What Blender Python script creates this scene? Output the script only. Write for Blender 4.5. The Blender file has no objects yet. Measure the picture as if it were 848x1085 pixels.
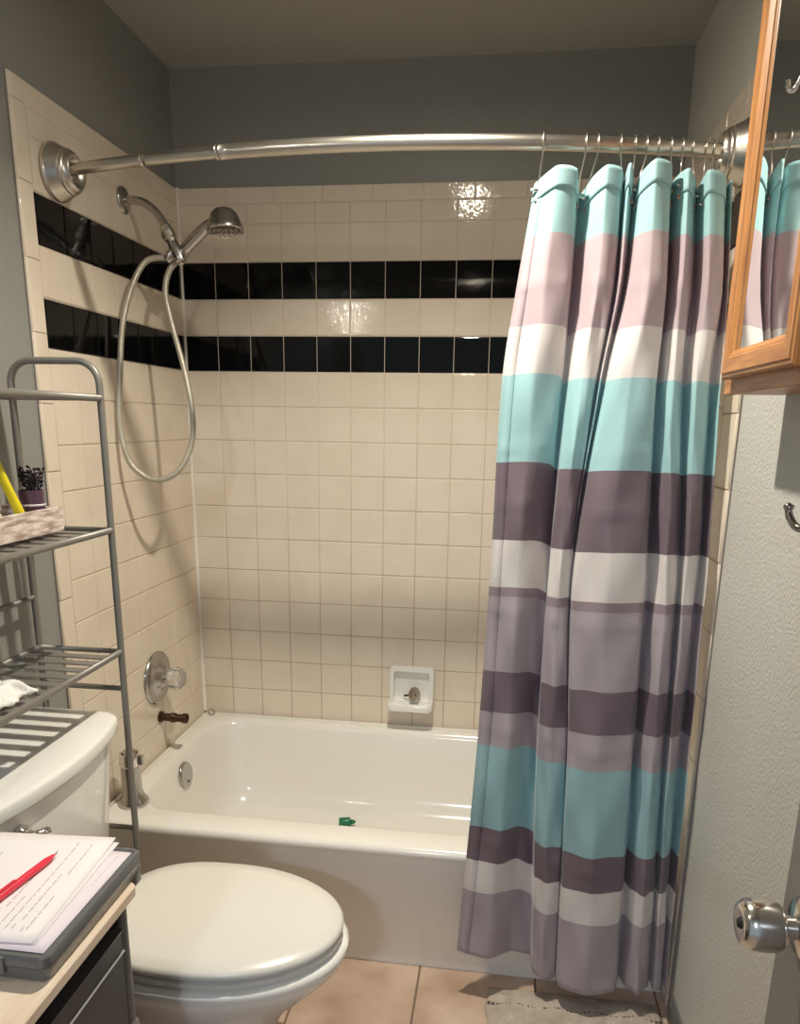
import bpy, bmesh, math, random
from mathutils import Vector, Matrix
random.seed(7)
scene = bpy.context.scene
COL = scene.collection
PI = math.pi
V = Vector

# ------------------------------------------------------------------ materials
def newmat(name):
    m = bpy.data.materials.new(name); m.use_nodes = True
    nt = m.node_tree; b = nt.nodes['Principled BSDF']
    return m, nt, b

def setp(b, **kw):
    for k, v in kw.items():
        k = k.replace('_', ' ')
        b.inputs[k].default_value = (v[0], v[1], v[2], 1) if isinstance(v, tuple) else v

def add_bump(nt, b, scale, strength, dist=.002, detail=3, stretch=None, inp='Normal'):
    n = nt.nodes.new('ShaderNodeTexNoise'); n.inputs['Scale'].default_value = scale; n.inputs['Detail'].default_value = detail
    tc = nt.nodes.new('ShaderNodeTexCoord')
    src = tc.outputs['Object']
    if stretch:
        mp = nt.nodes.new('ShaderNodeMapping'); mp.inputs['Scale'].default_value = stretch
        nt.links.new(src, mp.inputs['Vector']); src = mp.outputs['Vector']
    nt.links.new(src, n.inputs['Vector'])
    bp = nt.nodes.new('ShaderNodeBump'); bp.inputs['Strength'].default_value = strength; bp.inputs['Distance'].default_value = dist
    nt.links.new(n.outputs['Fac'], bp.inputs['Height']); nt.links.new(bp.outputs['Normal'], b.inputs[inp])
    return bp

def add_mottle(nt, b, c0, c1, scale, detail=4, stretch=None, lo=.35, hi=.65):
    n = nt.nodes.new('ShaderNodeTexNoise'); n.inputs['Scale'].default_value = scale; n.inputs['Detail'].default_value = detail
    tc = nt.nodes.new('ShaderNodeTexCoord'); src = tc.outputs['Object']
    if stretch:
        mp = nt.nodes.new('ShaderNodeMapping'); mp.inputs['Scale'].default_value = stretch
        nt.links.new(src, mp.inputs['Vector']); src = mp.outputs['Vector']
    nt.links.new(src, n.inputs['Vector'])
    r = nt.nodes.new('ShaderNodeValToRGB')
    r.color_ramp.elements[0].position = lo; r.color_ramp.elements[0].color = (*c0, 1)
    r.color_ramp.elements[1].position = hi; r.color_ramp.elements[1].color = (*c1, 1)
    nt.links.new(n.outputs['Fac'], r.inputs['Fac']); nt.links.new(r.outputs['Color'], b.inputs['Base Color'])
    return r

def simple(name, col, rough=.5, metal=0., bump=None, mottle=None, **kw):
    m, nt, b = newmat(name); setp(b, Base_Color=col, Roughness=rough, Metallic=metal, **kw)
    if mottle: add_mottle(nt, b, *mottle)
    if bump: add_bump(nt, b, *bump)
    return m

M = {}
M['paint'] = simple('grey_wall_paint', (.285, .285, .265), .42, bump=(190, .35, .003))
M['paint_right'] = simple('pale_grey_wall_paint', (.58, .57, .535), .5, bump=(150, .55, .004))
M['ceiling'] = simple('ceiling_paint', (.40, .39, .355), .6, bump=(160, .25, .003))
M['tile_white'] = simple('almond_glazed_tile', (.78, .68, .56), .045, bump=(95, .14, .004, 2), mottle=((.765, .662, .542), (.805, .708, .588), 9))
M['tile_black'] = simple('black_glazed_tile', (.004, .004, .004), .07, Specular_IOR_Level=.22, bump=(30, .05, .004, 1))
# grout: clean up high, brown with soap dirt lower down (stains of its own)
m, nt, b = newmat('grout'); setp(b, Roughness=.9)
geo = nt.nodes.new('ShaderNodeNewGeometry'); sx = nt.nodes.new('ShaderNodeSeparateXYZ')
nt.links.new(geo.outputs['Position'], sx.inputs[0])
nz = nt.nodes.new('ShaderNodeTexNoise'); nz.inputs['Scale'].default_value = 5
nt.links.new(geo.outputs['Position'], nz.inputs['Vector'])
ma = nt.nodes.new('ShaderNodeMath'); ma.operation = 'MULTIPLY_ADD'; ma.inputs[1].default_value = 1.1
nt.links.new(nz.outputs['Fac'], ma.inputs[0]); nt.links.new(sx.outputs['Z'], ma.inputs[2])
rp = nt.nodes.new('ShaderNodeValToRGB'); rp.color_ramp.elements[0].position = .52; rp.color_ramp.elements[0].color = (.50, .38, .285, 1)
rp.color_ramp.elements[1].position = .92; rp.color_ramp.elements[1].color = (.74, .63, .53, 1)
dv = nt.nodes.new('ShaderNodeMath'); dv.operation = 'DIVIDE'; dv.inputs[1].default_value = 2.2
nt.links.new(ma.outputs[0], dv.inputs[0]); nt.links.new(dv.outputs[0], rp.inputs['Fac']); nt.links.new(rp.outputs['Color'], b.inputs['Base Color'])
M['grout'] = m
M['edge_line'] = simple('gap_shadow_line', (.24, .215, .19), .8)  # shadow of the gap at the tile edge, put in as dark colour
M['caulk'] = simple('white_caulk', (.85, .80, .72), .5)
M['porcelain'] = simple('white_porcelain', (.86, .845, .80), .12)
M['seat_white'] = simple('white_seat_enamel', (.74, .72, .665), .24)
M['tub'] = simple('white_tub_enamel', (.86, .83, .77), .14, bump=(3, .03, .01))
M['chrome'] = simple('chrome', (.80, .79, .77), .10, 1.)
M['old_chrome'] = simple('worn_chrome', (.50, .48, .46), .25, 1., bump=(60, .15, .002))
M['nickel'] = simple('brushed_nickel', (.66, .62, .56), .30, 1.)
M['dark_metal'] = simple('dark_inside_metal', (.03, .028, .025), .5, .5)
M['brass'] = simple('aged_bronze_pipe', (.085, .05, .03), .38, .8)
M['hose'] = simple('hose_plastic', (.46, .42, .34), .32, .35, bump=(400, .4, .002, 1))
M['acrylic'] = simple('clear_acrylic', (.95, .96, .97), .06, Transmission_Weight=.92, IOR=1.45)
M['rack'] = simple('grey_powder_coat', (.235, .22, .195), .40, .3)
M['clip_grey'] = simple('smoky_grey_plastic', (.15, .15, .147), .26)
M['clip_edge'] = simple('light_grey_plastic_edge', (.42, .42, .42), .25)
M['drawer'] = simple('charcoal_drawer_plastic', (.045, .045, .05), .38)
M['drawer_edge'] = simple('grey_drawer_frame', (.16, .155, .15), .4)
M['paper'] = simple('white_paper', (.86, .81, .82), .7)
M['paper_pink'] = simple('lilac_paper', (.78, .70, .76), .7)
M['print'] = simple('grey_print', (.36, .33, .36), .8)
M['pen'] = simple('red_pen_plastic', (.80, .035, .07), .3)
M['pen_tip'] = simple('pen_tip_grey', (.5, .3, .3), .3, .6)
M['hook_black'] = simple('dark_chrome', (.35, .34, .33), .15, 1.)
M['knob'] = simple('satin_nickel_knob', (.74, .71, .66), .17, 1.)
M['door'] = simple('grey_brown_door_paint', (.20, .19, .175), .45, bump=(90, .2, .002))
M['base'] = simple('dark_grey_baseboard', (.13, .125, .12), .5)
M['yellow'] = simple('yellow_plastic', (.80, .66, .02), .35)
M['cloth'] = simple('white_cloth', (.92, .90, .86), .9, bump=(260, .5, .003))
M['green'] = simple('green_plastic', (.01, .16, .07), .35)
M['packet'] = simple('pale_green_packet', (.62, .64, .46), .45, mottle=((.42, .46, .22), (.90, .88, .74), 26))
M['purple_glass'] = simple('purple_glass', (.10, .045, .085), .15, Coat_Weight=.5)
M['dark_leaf'] = simple('dark_dried_sprigs', (.03, .02, .025), .7)
M['lamp_glow'] = None
m, nt, b = newmat('lit_lamp_glass'); setp(b, Base_Color=(.9, .9, .9), Emission_Color=(1., .93, .82), Emission_Strength=420.); M['lamp_glow'] = m
M['lamp_metal'] = simple('white_lamp_metal', (.75, .74, .72), .4)
M['mat'] = simple('grey_bath_mat', (.50, .42, .35), 1., bump=(260, .9, .006, 4), mottle=((.43, .355, .29), (.58, .50, .425), 24))
M['mat_edge'] = simple('mat_stitched_edge', (.10, .09, .08), .9)
m, nt, b = newmat('mirror_glass'); setp(b, Base_Color=(.84, .85, .83), Roughness=.015, Metallic=1.); M['mirror'] = m
# oak
m, nt, b = newmat('oak'); setp(b, Roughness=.38)
add_mottle(nt, b, (.36, .145, .045), (.60, .285, .10), 14, 6, (9, 9, .7), .3, .7)
add_bump(nt, b, 60, .25, .001, 4, (8, 8, .5)); M['oak'] = m
m, nt, b = newmat('oak_crossgrain'); setp(b, Roughness=.38)
add_mottle(nt, b, (.36, .145, .045), (.60, .285, .10), 14, 6, (9, .7, 9), .3, .7)
add_bump(nt, b, 60, .25, .001, 4, (8, .5, 8)); M['oak_h'] = m
m, nt, b = newmat('pale_wood_top'); setp(b, Roughness=.5)
add_mottle(nt, b, (.70, .54, .40), (.86, .73, .58), 7, 6, (6, .8, 6), .3, .72); M['wood_top'] = m
m, nt, b = newmat('whitewashed_wood'); setp(b, Roughness=.7)
add_mottle(nt, b, (.38, .275, .235), (.80, .70, .64), 70, 5, (1, .32, 2.0), .38, .60); M['washed'] = m
# floor tile
m, nt, b = newmat('beige_stone_tile'); setp(b, Roughness=.42)
add_mottle(nt, b, (.40, .265, .185), (.62, .47, .37), 6.5, 7, None, .30, .70); add_bump(nt, b, 25, .12, .003, 4); M['floor'] = m
M['floor_grout'] = simple('brown_floor_grout', (.20, .14, .10), .9)

# ------------------------------------------------------------------ mesh helpers
def nb(): return bmesh.new()

def box(bm, lo, hi, bev=0., seg=2, mi=0):
    vs = [bm.verts.new((x, y, z)) for x in (lo[0], hi[0]) for y in (lo[1], hi[1]) for z in (lo[2], hi[2])]
    idx = [(0, 1, 3, 2), (4, 6, 7, 5), (0, 4, 5, 1), (2, 3, 7, 6), (0, 2, 6, 4), (1, 5, 7, 3)]
    fs = [bm.faces.new([vs[i] for i in f]) for f in idx]
    for f in fs: f.material_index = mi
    bmesh.ops.recalc_face_normals(bm, faces=fs)
    if bev > 0:
        es = list({e for f in fs for e in f.edges})
        bmesh.ops.bevel(bm, geom=es, offset=bev, segments=seg, affect='EDGES', profile=.5, clamp_overlap=True)

def frame_from(t):
    t = t.normalized(); a = V((0, 0, 1)) if abs(t.z) < .9 else V((1, 0, 0))
    n = t.cross(a).normalized(); return n, t.cross(n).normalized()

def tube(bm, pts, r, seg=12, cap=True, mi=0):
    pts = [V(p) for p in pts]; n = len(pts)
    rad = r if isinstance(r, (list, tuple)) else [r] * n
    rings = []; nn = None
    for i, p in enumerate(pts):
        t = (pts[min(i + 1, n - 1)] - pts[max(i - 1, 0)]).normalized()
        if nn is None: nn, bb = frame_from(t)
        else:
            nn = (nn - t * nn.dot(t)).normalized(); bb = t.cross(nn)
        rings.append([bm.verts.new(p + (nn * math.cos(2 * PI * k / seg) + bb * math.sin(2 * PI * k / seg)) * rad[i]) for k in range(seg)])
    for a, b_ in zip(rings, rings[1:]):
        for k in range(seg):
            f = bm.faces.new((a[k], a[(k + 1) % seg], b_[(k + 1) % seg], b_[k])); f.smooth = True; f.material_index = mi
    if cap:
        bm.faces.new(rings[0]).material_index = mi; bm.faces.new(list(reversed(rings[-1]))).material_index = mi
    return rings

def spline(ctrl, n=8, closed=False):
    ctrl = [V(c) for c in ctrl]; out = []; m_ = len(ctrl)
    rng = range(m_ if closed else m_ - 1)
    for i in rng:
        if closed: p0, p1, p2, p3 = ctrl[i - 1], ctrl[i], ctrl[(i + 1) % m_], ctrl[(i + 2) % m_]
        else: p0, p1, p2, p3 = ctrl[max(i - 1, 0)], ctrl[i], ctrl[i + 1], ctrl[min(i + 2, m_ - 1)]
        for k in range(n):
            t = k / n
            out.append(.5 * ((2 * p1) + (p2 - p0) * t + (2 * p0 - 5 * p1 + 4 * p2 - p3) * t * t + (3 * p1 - p0 - 3 * p2 + p3) * t ** 3))
    if not closed: out.append(ctrl[-1])
    return out

def lathe(bm, origin, axis, prof, seg=32, mi=0, smooth=True, up=None):
    """prof: list of (distance along axis, radius)"""
    o = V(origin); a = V(axis).normalized(); n, b_ = frame_from(a); rings = []
    for h, r in prof:
        if r < 1e-6: rings.append([bm.verts.new(o + a * h)])
        else: rings.append([bm.verts.new(o + a * h + (n * math.cos(2 * PI * k / seg) + b_ * math.sin(2 * PI * k / seg)) * r) for k in range(seg)])
    fs = []
    for A, B in zip(rings, rings[1:]):
        for k in range(seg):
            k2 = (k + 1) % seg
            if len(A) == 1 and len(B) == 1: continue
            if len(A) == 1: f = bm.faces.new((A[0], B[k2], B[k]))
            elif len(B) == 1: f = bm.faces.new((A[k], A[k2], B[0]))
            else: f = bm.faces.new((A[k], A[k2], B[k2], B[k]))
            f.smooth = smooth; f.material_index = mi; fs.append(f)
    for R_ in (rings[0], rings[-1]):
        if len(R_) > 1:
            f = bm.faces.new(R_); f.material_index = mi; fs.append(f)
    bmesh.ops.recalc_face_normals(bm, faces=fs)

def loft(bm, loops, cap0=True, cap1=True, mi=0, smooth=True):
    rings = [[bm.verts.new(p) for p in lp] for lp in loops]; n = len(rings[0]); fs = []
    for A, B in zip(rings, rings[1:]):
        for k in range(n):
            f = bm.faces.new((A[k], A[(k + 1) % n], B[(k + 1) % n], B[k])); f.smooth = smooth; f.material_index = mi; fs.append(f)
    if cap0: f = bm.faces.new(rings[0]); f.material_index = mi; f.smooth = smooth; fs.append(f)
    if cap1: f = bm.faces.new(rings[-1]); f.material_index = mi; f.smooth = smooth; fs.append(f)
    bmesh.ops.recalc_face_normals(bm, faces=fs)
    return rings

def rrect(x0, x1, y0, y1, r, z, n=8, bow=None):
    """rounded rectangle loop, r may be one number or four (x1y1, x0y1, x0y0, x1y0)"""
    rr = r if isinstance(r, (list, tuple)) else (r,) * 4
    out = []
    cs = [(x1, y1, 0, rr[0], -1, -1), (x0, y1, 90, rr[1], 1, -1), (x0, y0, 180, rr[2], 1, 1), (x1, y0, 270, rr[3], -1, 1)]
    for cx, cy, a0, r_, sx_, sy_ in cs:
        for k in range(n + 1):
            a = math.radians(a0 + 90 * k / n)
            out.append(V((cx + sx_ * r_ + r_ * math.cos(a), cy + sy_ * r_ + r_ * math.sin(a), z)))
    return out

def finish(bm, name, mats, parent=None, smooth_angle=None, solid=None, subsurf=0):
    me = bpy.data.meshes.new(name); bm.to_mesh(me); bm.free()
    o = bpy.data.objects.new(name, me); COL.objects.link(o)
    for m_ in (mats if isinstance(mats, (list, tuple)) else [mats]): me.materials.append(m_)
    if parent is not None:
        w = V((0, 0, 0)); p = parent
        while p is not None: w += p.location; p = p.parent
        me.transform(Matrix.Translation(-w)); o.parent = parent
    if smooth_angle:
        for p in me.polygons: p.use_smooth = True
        me.set_sharp_from_angle(angle=math.radians(smooth_angle))
    if solid:
        md = o.modifiers.new('Solidify', 'SOLIDIFY'); md.thickness = solid; md.offset = 0
    if subsurf:
        md = o.modifiers.new('Subsurf', 'SUBSURF'); md.levels = subsurf; md.render_levels = subsurf
    return o

def origin_to(o, loc):
    loc = V(loc); o.data.transform(Matrix.Translation(-loc)); o.location = loc

def tag(o, label, cat, group=None):
    o['label'] = label; o['category'] = cat
    if group: o['group'] = group
    return o

def thing(name, label, cat, loc, group=None):
    o = bpy.data.objects.new(name, None); COL.objects.link(o); o.location = loc; o.empty_display_size = .05
    return tag(o, label, cat, group)

def struct(o): o['kind'] = 'structure'; return o

# ------------------------------------------------------------------ dimensions
W = 1.491          # tile face to tile face
H = 2.39
T = .108
ZR = 1.8564        # top of the upper black band
RIM = .352
YN = -2.43         # near wall

# ------------------------------------------------------------------ room shell
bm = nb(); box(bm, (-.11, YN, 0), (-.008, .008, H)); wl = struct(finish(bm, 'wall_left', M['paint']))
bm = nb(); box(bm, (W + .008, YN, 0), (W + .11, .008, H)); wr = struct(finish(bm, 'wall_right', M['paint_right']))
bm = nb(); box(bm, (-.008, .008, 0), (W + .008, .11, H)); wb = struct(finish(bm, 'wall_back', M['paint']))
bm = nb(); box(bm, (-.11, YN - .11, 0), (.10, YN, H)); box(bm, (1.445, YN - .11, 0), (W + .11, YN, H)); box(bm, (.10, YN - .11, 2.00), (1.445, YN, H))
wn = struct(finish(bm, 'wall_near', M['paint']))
bm = nb(); box(bm, (-.11, -4.8, H), (W + .11, .11, H + .1)); ce = struct(finish(bm, 'ceiling', M['ceiling']))
# floor: slab + tiles with grout (one setting object, tiles as geometry)
bm = nb(); box(bm, (-.11, -4.8, -.1), (W + .11, .11, -.002), mi=1)
p = .297; gx = .880
for i in range(-4, 4):
    for j in range(-2, 17):
        x0 = gx + i * p + .0025; x1 = gx + (i + 1) * p - .0025; y1 = -1.075 + .672 - (j) * p - .0025; y0 = y1 - p + .005
        x0 = max(x0, -.008); x1 = min(x1, W + .008); y1 = min(y1, .0); y0 = max(y0, -4.8)
        if x1 - x0 < .01 or y1 - y0 < .01: continue
        box(bm, (x0, y0, -.006), (x1, y1, 0), .0012, 1)
fl = struct(finish(bm, 'floor', [M['floor'], M['floor_grout']]))

# wall tile as geometry: every tile a pillowed slab inside one mesh per wall
def tile(bm, o, u, v, n, a0, a1, b0, b1, mi, su=1.):
    g = .0009; a0 += g * su; a1 -= g * su; b0 += g; b1 -= g
    jit = [random.uniform(-.00025, .00025) for _ in range(4)]
    def ring(ins, d, j=0):
        iu = ins * su
        c = [(a0 + iu, b0 + ins), (a1 - iu, b0 + ins), (a1 - iu, b1 - ins), (a0 + iu, b1 - ins)]
        return [bm.verts.new(o + u * a + v * b + n * (d + (jit[k] if j else 0))) for k, (a, b) in enumerate(c)]
    R = [ring(0, -.009), ring(0, -.0022), ring(.0010, -.0006), ring(.0028, 0, 1)]
    fs = []
    for A, B in zip(R, R[1:]):
        for k in range(4):
            f = bm.faces.new((A[k], A[(k + 1) % 4], B[(k + 1) % 4], B[k])); f.material_index = mi; fs.append(f)
    f = bm.faces.new(R[-1]); f.material_index = mi; fs.append(f)
    return fs

def rows():
    out = []
    z = ZR + 2 * T
    out.append((ZR + 1 * T, ZR + 1.525 * T, 0))
    for r in range(-1, 14):
        mi = 1 if r in (0, 2) else 0
        out.append((ZR - (r + 1) * T, ZR - r * T, mi))
    return out
ZT = ZR + 1.525 * T; ZTOP = ZT + .047
YE = -.0929 - 6 * T   # front edge of field tile on side walls
YB = YE - .052        # bullnose outer edge

def wall_tiles(name, o, u, v, n, cols, parent, side=False, bw=.052):
    bm = nb(); fs = []
    for b0, b1, mi in rows():
        for a0, a1 in cols: fs += tile(bm, o, u, v, n, a0, a1, b0, b1, mi, .25 if side and mi == 0 and b0 > .75 else 1.)
    L = cols[-1][1] if not side else cols[-1][1]
    a = 0.
    while a < L - 1e-4:       # bullnose cap, 6 inch pieces
        a2 = min(a + .1524, L); fs += tile(bm, o, u, v, n, a, a2, ZT, ZTOP, 0); a = a2
    if side:
        z = 1.411 + 5 * .1524
        while z > 0.:
            z1 = min(z, ZTOP); z0 = max(z - .1524, 0)
            if z1 - z0 > .01: fs += bull(bm, o, u, v, n, L, L + bw, z0, z1)
            z -= .1524
        # field tile below the tub rim in front of the tub is none: bullnose only
    bmesh.ops.recalc_face_normals(bm, faces=fs)
    t = finish(bm, 'tile_surround', [M['tile_white'], M['tile_black']], parent)
    bm = nb()
    q = [o + u * 0 + v * .30, o + u * (L + (bw - .002 if side else 0)) + v * .30, o + u * (L + (bw - .002 if side else 0)) + v * (ZTOP - .002), o + v * (ZTOP - .002)]
    A = [bm.verts.new(p_ - n * .0024) for p_ in q]; B = [bm.verts.new(p_ - n * .0085) for p_ in q]
    fs = [bm.faces.new(A), bm.faces.new(list(reversed(B)))] + [bm.faces.new((A[k], B[k], B[(k + 1) % 4], A[(k + 1) % 4])) for k in range(4)]
    bmesh.ops.recalc_face_normals(bm, faces=fs)
    finish(bm, 'grout', M['grout'], parent)
    return t

def bull(bm, o, u, v, n, a0, a1, b0, b1):
    """bullnose piece: rounds over towards its outer edge (a1)"""
    g = .001; b0 += g; b1 -= g; a0 += g
    prof = [(a0, -.009), (a0, -.0015), (a0 + .0015, 0), (a1 - .011, 0), (a1 - .005, -.0010), (a1 - .0015, -.0036), (a1, -.009)]
    R = [[bm.verts.new(o + u * a + v * b + n * d) for a, d in prof] for b in (b0, b0 + .0012, b1 - .0012, b1)]
    for k in (0, 3):
        for vv, (a, d) in zip(R[k], prof):
            if d > -.008: vv.co -= n * .0016
    fs = []
    for A, B in zip(R, R[1:]):
        for i in range(len(prof) - 1):
            f = bm.faces.new((A[i], A[i + 1], B[i + 1], B[i])); f.smooth = i >= 4; fs.append(f)
    return fs

colsB = [(0, .11)]; x = .11
while x < W - 1e-4: colsB.append((x, min(x + T, W))); x += T
wall_tiles('b', V((0, 0, 0)), V((1, 0, 0)), V((0, 0, 1)), V((0, -1, 0)), colsB, wb)
colsS = [(0, .0929)] + [(.0929 + i * T, .0929 + (i + 1) * T) for i in range(6)]
wall_tiles('l', V((0, 0, 0)), V((0, -1, 0)), V((0, 0, 1)), V((1, 0, 0)), colsS, wl, True)
colsR = [(0, .0439)] + [(.0439 + i * T, .0439 + (i + 1) * T) for i in range(6)]
wall_tiles('r', V((W, 0, 0)), V((0, -1, 0)), V((0, 0, 1)), V((-1, 0, 0)), colsR, wr, True, .101)
bm = nb(); tube(bm, [(.002, -.002, .36), (.002, -.002, ZTOP)], .0055, 8); finish(bm, 'caulk', M['caulk'], wb)
bm = nb(); tube(bm, [(W - .002, -.002, .36), (W - .002, -.002, ZTOP)], .0055, 8); finish(bm, 'caulk', M['caulk'], wb)

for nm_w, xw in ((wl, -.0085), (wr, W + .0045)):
    bm = nb(); box(bm, (xw, YB - .0014, .0), (xw + .004, YB + .0004, ZTOP)); finish(bm, 'edge_gap_shadow', M['edge_line'], nm_w)  # thin dark strip drawn in as the shadowed gap beside the bullnose
# baseboard on the right wall
bm = nb(); loft(bm, [[V((W + .009, y, 0)), V((W - .004, y, 0)), V((W - .004, y, .05)), V((W + .002, y, .066)), V((W + .009, y, .066))] for y in (-.83, YN)], smooth=False)
struct(finish(bm, 'baseboard_right', M['base']))

# ------------------------------------------------------------------ bathtub
tub = thing('bathtub', 'white enamelled bathtub built in between the tiled walls', 'bathtub', (W / 2, -.38, 0))
def tubloop(x0, x1, y0, y1, r, z): return rrect(x0, x1, y0, y1, r, z, 10)
X0, X1, Y0, Y1 = .002, W - .002, -.760, -.002
loops = []
loops.append(tubloop(X0, X1, Y0 + .018, Y1, .004, .0))
loops.append(tubloop(X0, X1, Y0 + .018, Y1, .004, .078))
loops.append(tubloop(X0, X1, Y0 + .006, Y1, .004, .090))
loops.append(tubloop(X0, X1, Y0 + .004, Y1, .004, .318))
loops.append(tubloop(X0, X1, Y0 + .002, Y1, .004, .328))
loops.append(tubloop(X0, X1, Y0, Y1, .004, .334))
loops.append(tubloop(X0, X1, Y0 + .003, Y1, .004, .345))
loops.append(tubloop(X0, X1, Y0 + .012, Y1, .004, RIM - .001))
loops.append(tubloop(X0 + .004, X1 - .004, Y0 + .022, Y1 - .004, .006, RIM))
loops.append(tubloop(.052, W - .075, -.680, -.040, (.16, .13, .13, .16), RIM))
loops.append(tubloop(.060, W - .084, -.672, -.048, (.16, .13, .13, .16), RIM - .004))
loops.append(tubloop(.066, W - .094, -.664, -.055, (.16, .125, .125, .16), RIM - .018))
loops.append(tubloop(.080, W - .15, -.650, -.075, (.16, .12, .12, .16), .24))
loops.append(tubloop(.100, W - .23, -.630, -.100, (.16, .12, .12, .16), .13))
loops.append(tubloop(.125, W - .29, -.605, -.125, (.15, .11, .11, .15), .085))
loops.append(tubloop(.165, W - .34, -.570, -.165, (.12, .09, .09, .12), .066))
loops.append(tubloop(.25, W - .45, -.48, -.25, (.08, .06, .06, .08), .060))
bm = nb(); loft(bm, loops); bm.faces.ensure_lookup_table()
finish(bm, 'tub_shell', M['tub'], tub, smooth_angle=50)
# overflow plate on the sloped drain end
ov = V((.0755, -.35, .285)); oa = V((1, 0, .16)).normalized()
bm = nb(); lathe(bm, ov, oa, [(-.012, .041), (.004, .041), (.008, .038), (.009, .030), (.007, .024), (.0085, .012), (.009, 0)], 32)
ovp = finish(bm, 'overflow_plate', M['old_chrome'], tub); ovp['label'] = 'round chrome overflow plate'
bm = nb()
n_, b_ = frame_from(oa)
for k in range(1):
    a = PI / 2; pp = ov + oa * .0075 + (n_ * math.cos(a) + b_ * math.sin(a)) * .022
    lathe(bm, pp, oa, [(-.004, .004), (.0015, .004), (.0018, 0)], 8)
finish(bm, 'overflow_holes', M['dark_metal'], ovp)
# soap-scum specks and ring mark lying on the rim are left as stains of the caulk line
bm = nb(); tube(bm, [V((.04 + .0, -.012, RIM + .001)), V((W - .04, -.012, RIM + .001))], .0055, 8)
tube(bm, [V((.012, -.02, RIM + .001)), V((.012, -.74, RIM + .001))], .005, 8)
finish(bm, 'caulk', M['caulk'], tub)

# ------------------------------------------------------------------ faucet valve, pipe stub, spout
val = thing('shower_valve', 'round chrome valve plate with clear knob on left tiled wall', 'faucet', (0, -.344, .604))
bm = nb(); lathe(bm, (0, -.344, .604), (1, 0, 0), [(-.004, .083), (.004, .083), (.009, .079), (.010, .074), (.006, .068), (.010, .046), (.015, .034), (.024, .028), (.027, .024), (.027, 0)], 40)
finish(bm, 'escutcheon', M['old_chrome'], val, smooth_angle=60)
bm = nb(); lathe(bm, (.024, -.344, .604), (1, 0, 0), [(0, .013), (.010, .012), (.012, 0)], 20); finish(bm, 'stem', M['old_chrome'], val)
bm = nb()
prof = [(-.004, .014), (.002, .023), (.012, .0325), (.027, .0355), (.042, .0325), (.052, .022), (.0545, .011), (.055, 0)]
lathe(bm, (.036, -.344, .605), (1, 0, 0), prof, 10, smooth=False); finish(bm, 'knob', M['acrylic'], val)['label'] = 'clear faceted acrylic knob'

bm = nb(); lathe(bm, (0, -.338, .472), (1, 0, 0), [(-.006, .018), (.006, .018), (.008, .0125), (.036, .0125), (.038, .0155), (.050, .0155), (.052, .0125), (.074, .0125), (.076, .0165), (.088, .0165), (.089, .012), (.080, .010), (.080, 0)], 24)
o = finish(bm, 'pipe_stub', M['brass'], None, smooth_angle=40); origin_to(o, (0, -.338, .472))
tag(o, 'short dark bronze pipe sticking out of wall under the valve', 'pipe')

sp = thing('tub_spout', 'chrome tub spout standing upright on the tub rim corner', 'faucet', (.068, -.655, RIM))
bm = nb()
cp = V((.068, -.655, RIM))
def sprof(rx, ry, dx, dz): return [cp + V((dx + rx * math.cos(2 * PI * k / 24), ry * math.sin(2 * PI * k / 24), dz)) for k in range(24)]
loft(bm, [sprof(.040, .038, 0, .001), sprof(.041, .039, 0, .006), sprof(.037, .035, 0, .015), sprof(.030, .029, -.001, .024), sprof(.0265, .0265, -.002, .038), sprof(.0255, .026, -.003, .080), sprof(.0245, .025, -.004, .112), sprof(.024, .0245, -.004, .120)])
finish(bm, 'spout_body', M['old_chrome'], sp, smooth_angle=50)
bm = nb(); loft(bm, [sprof(.026, .0265, -.004, .116), sprof(.0275, .028, -.003, .120), sprof(.0275, .028, -.002, .148), sprof(.0255, .026, -.002, .152), sprof(.021, .0215, -.002, .150), sprof(.019, .0195, -.002, .138)])
finish(bm, 'spout_mouth', M['chrome'], sp, smooth_angle=50)
bm = nb(); box(bm, (.068 + .018, -.662, RIM + .118), (.068 + .036, -.648, RIM + .146), .003); finish(bm, 'diverter', M['old_chrome'], sp)

# little ring on the rim corner
bm = nb(); ring = [V((.036 + .012 * math.cos(a), -.026, RIM + .012 + .011 * math.sin(a))) for a in [2 * PI * k / 20 for k in range(21)]]
tube(bm, ring, .0024, 8, False); o = finish(bm, 'metal_ring', M['old_chrome']); origin_to(o, (.036, -.026, RIM)); tag(o, 'tiny metal ring in the back left corner of the tub rim', 'ring')

# ------------------------------------------------------------------ soap dish
sd = thing('soap_dish', 'white ceramic soap dish on the back wall above the tub', 'soap dish', (.755, 0, .43))
bm = nb()
def sl(w0, w1, z0, z1, r, y): return [V((p_.x, y, p_.y)) for p_ in rrect(w0, w1, z0, z1, r, 0, 5)]
loft(bm, [sl(.680, .832, .435, .572, .012, .004), sl(.678, .834, .432, .574, .014, -.010), sl(.681, .831, .434, .571, .014, -.020)], cap1=False)
A = sl(.681, .831, .434, .571, .014, -.020); B = sl(.694, .818, .452, .558, .012, -.022); C_ = sl(.697, .815, .456, .553, .014, -.004)
loft(bm, [A, B, C_], cap0=False)
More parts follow.
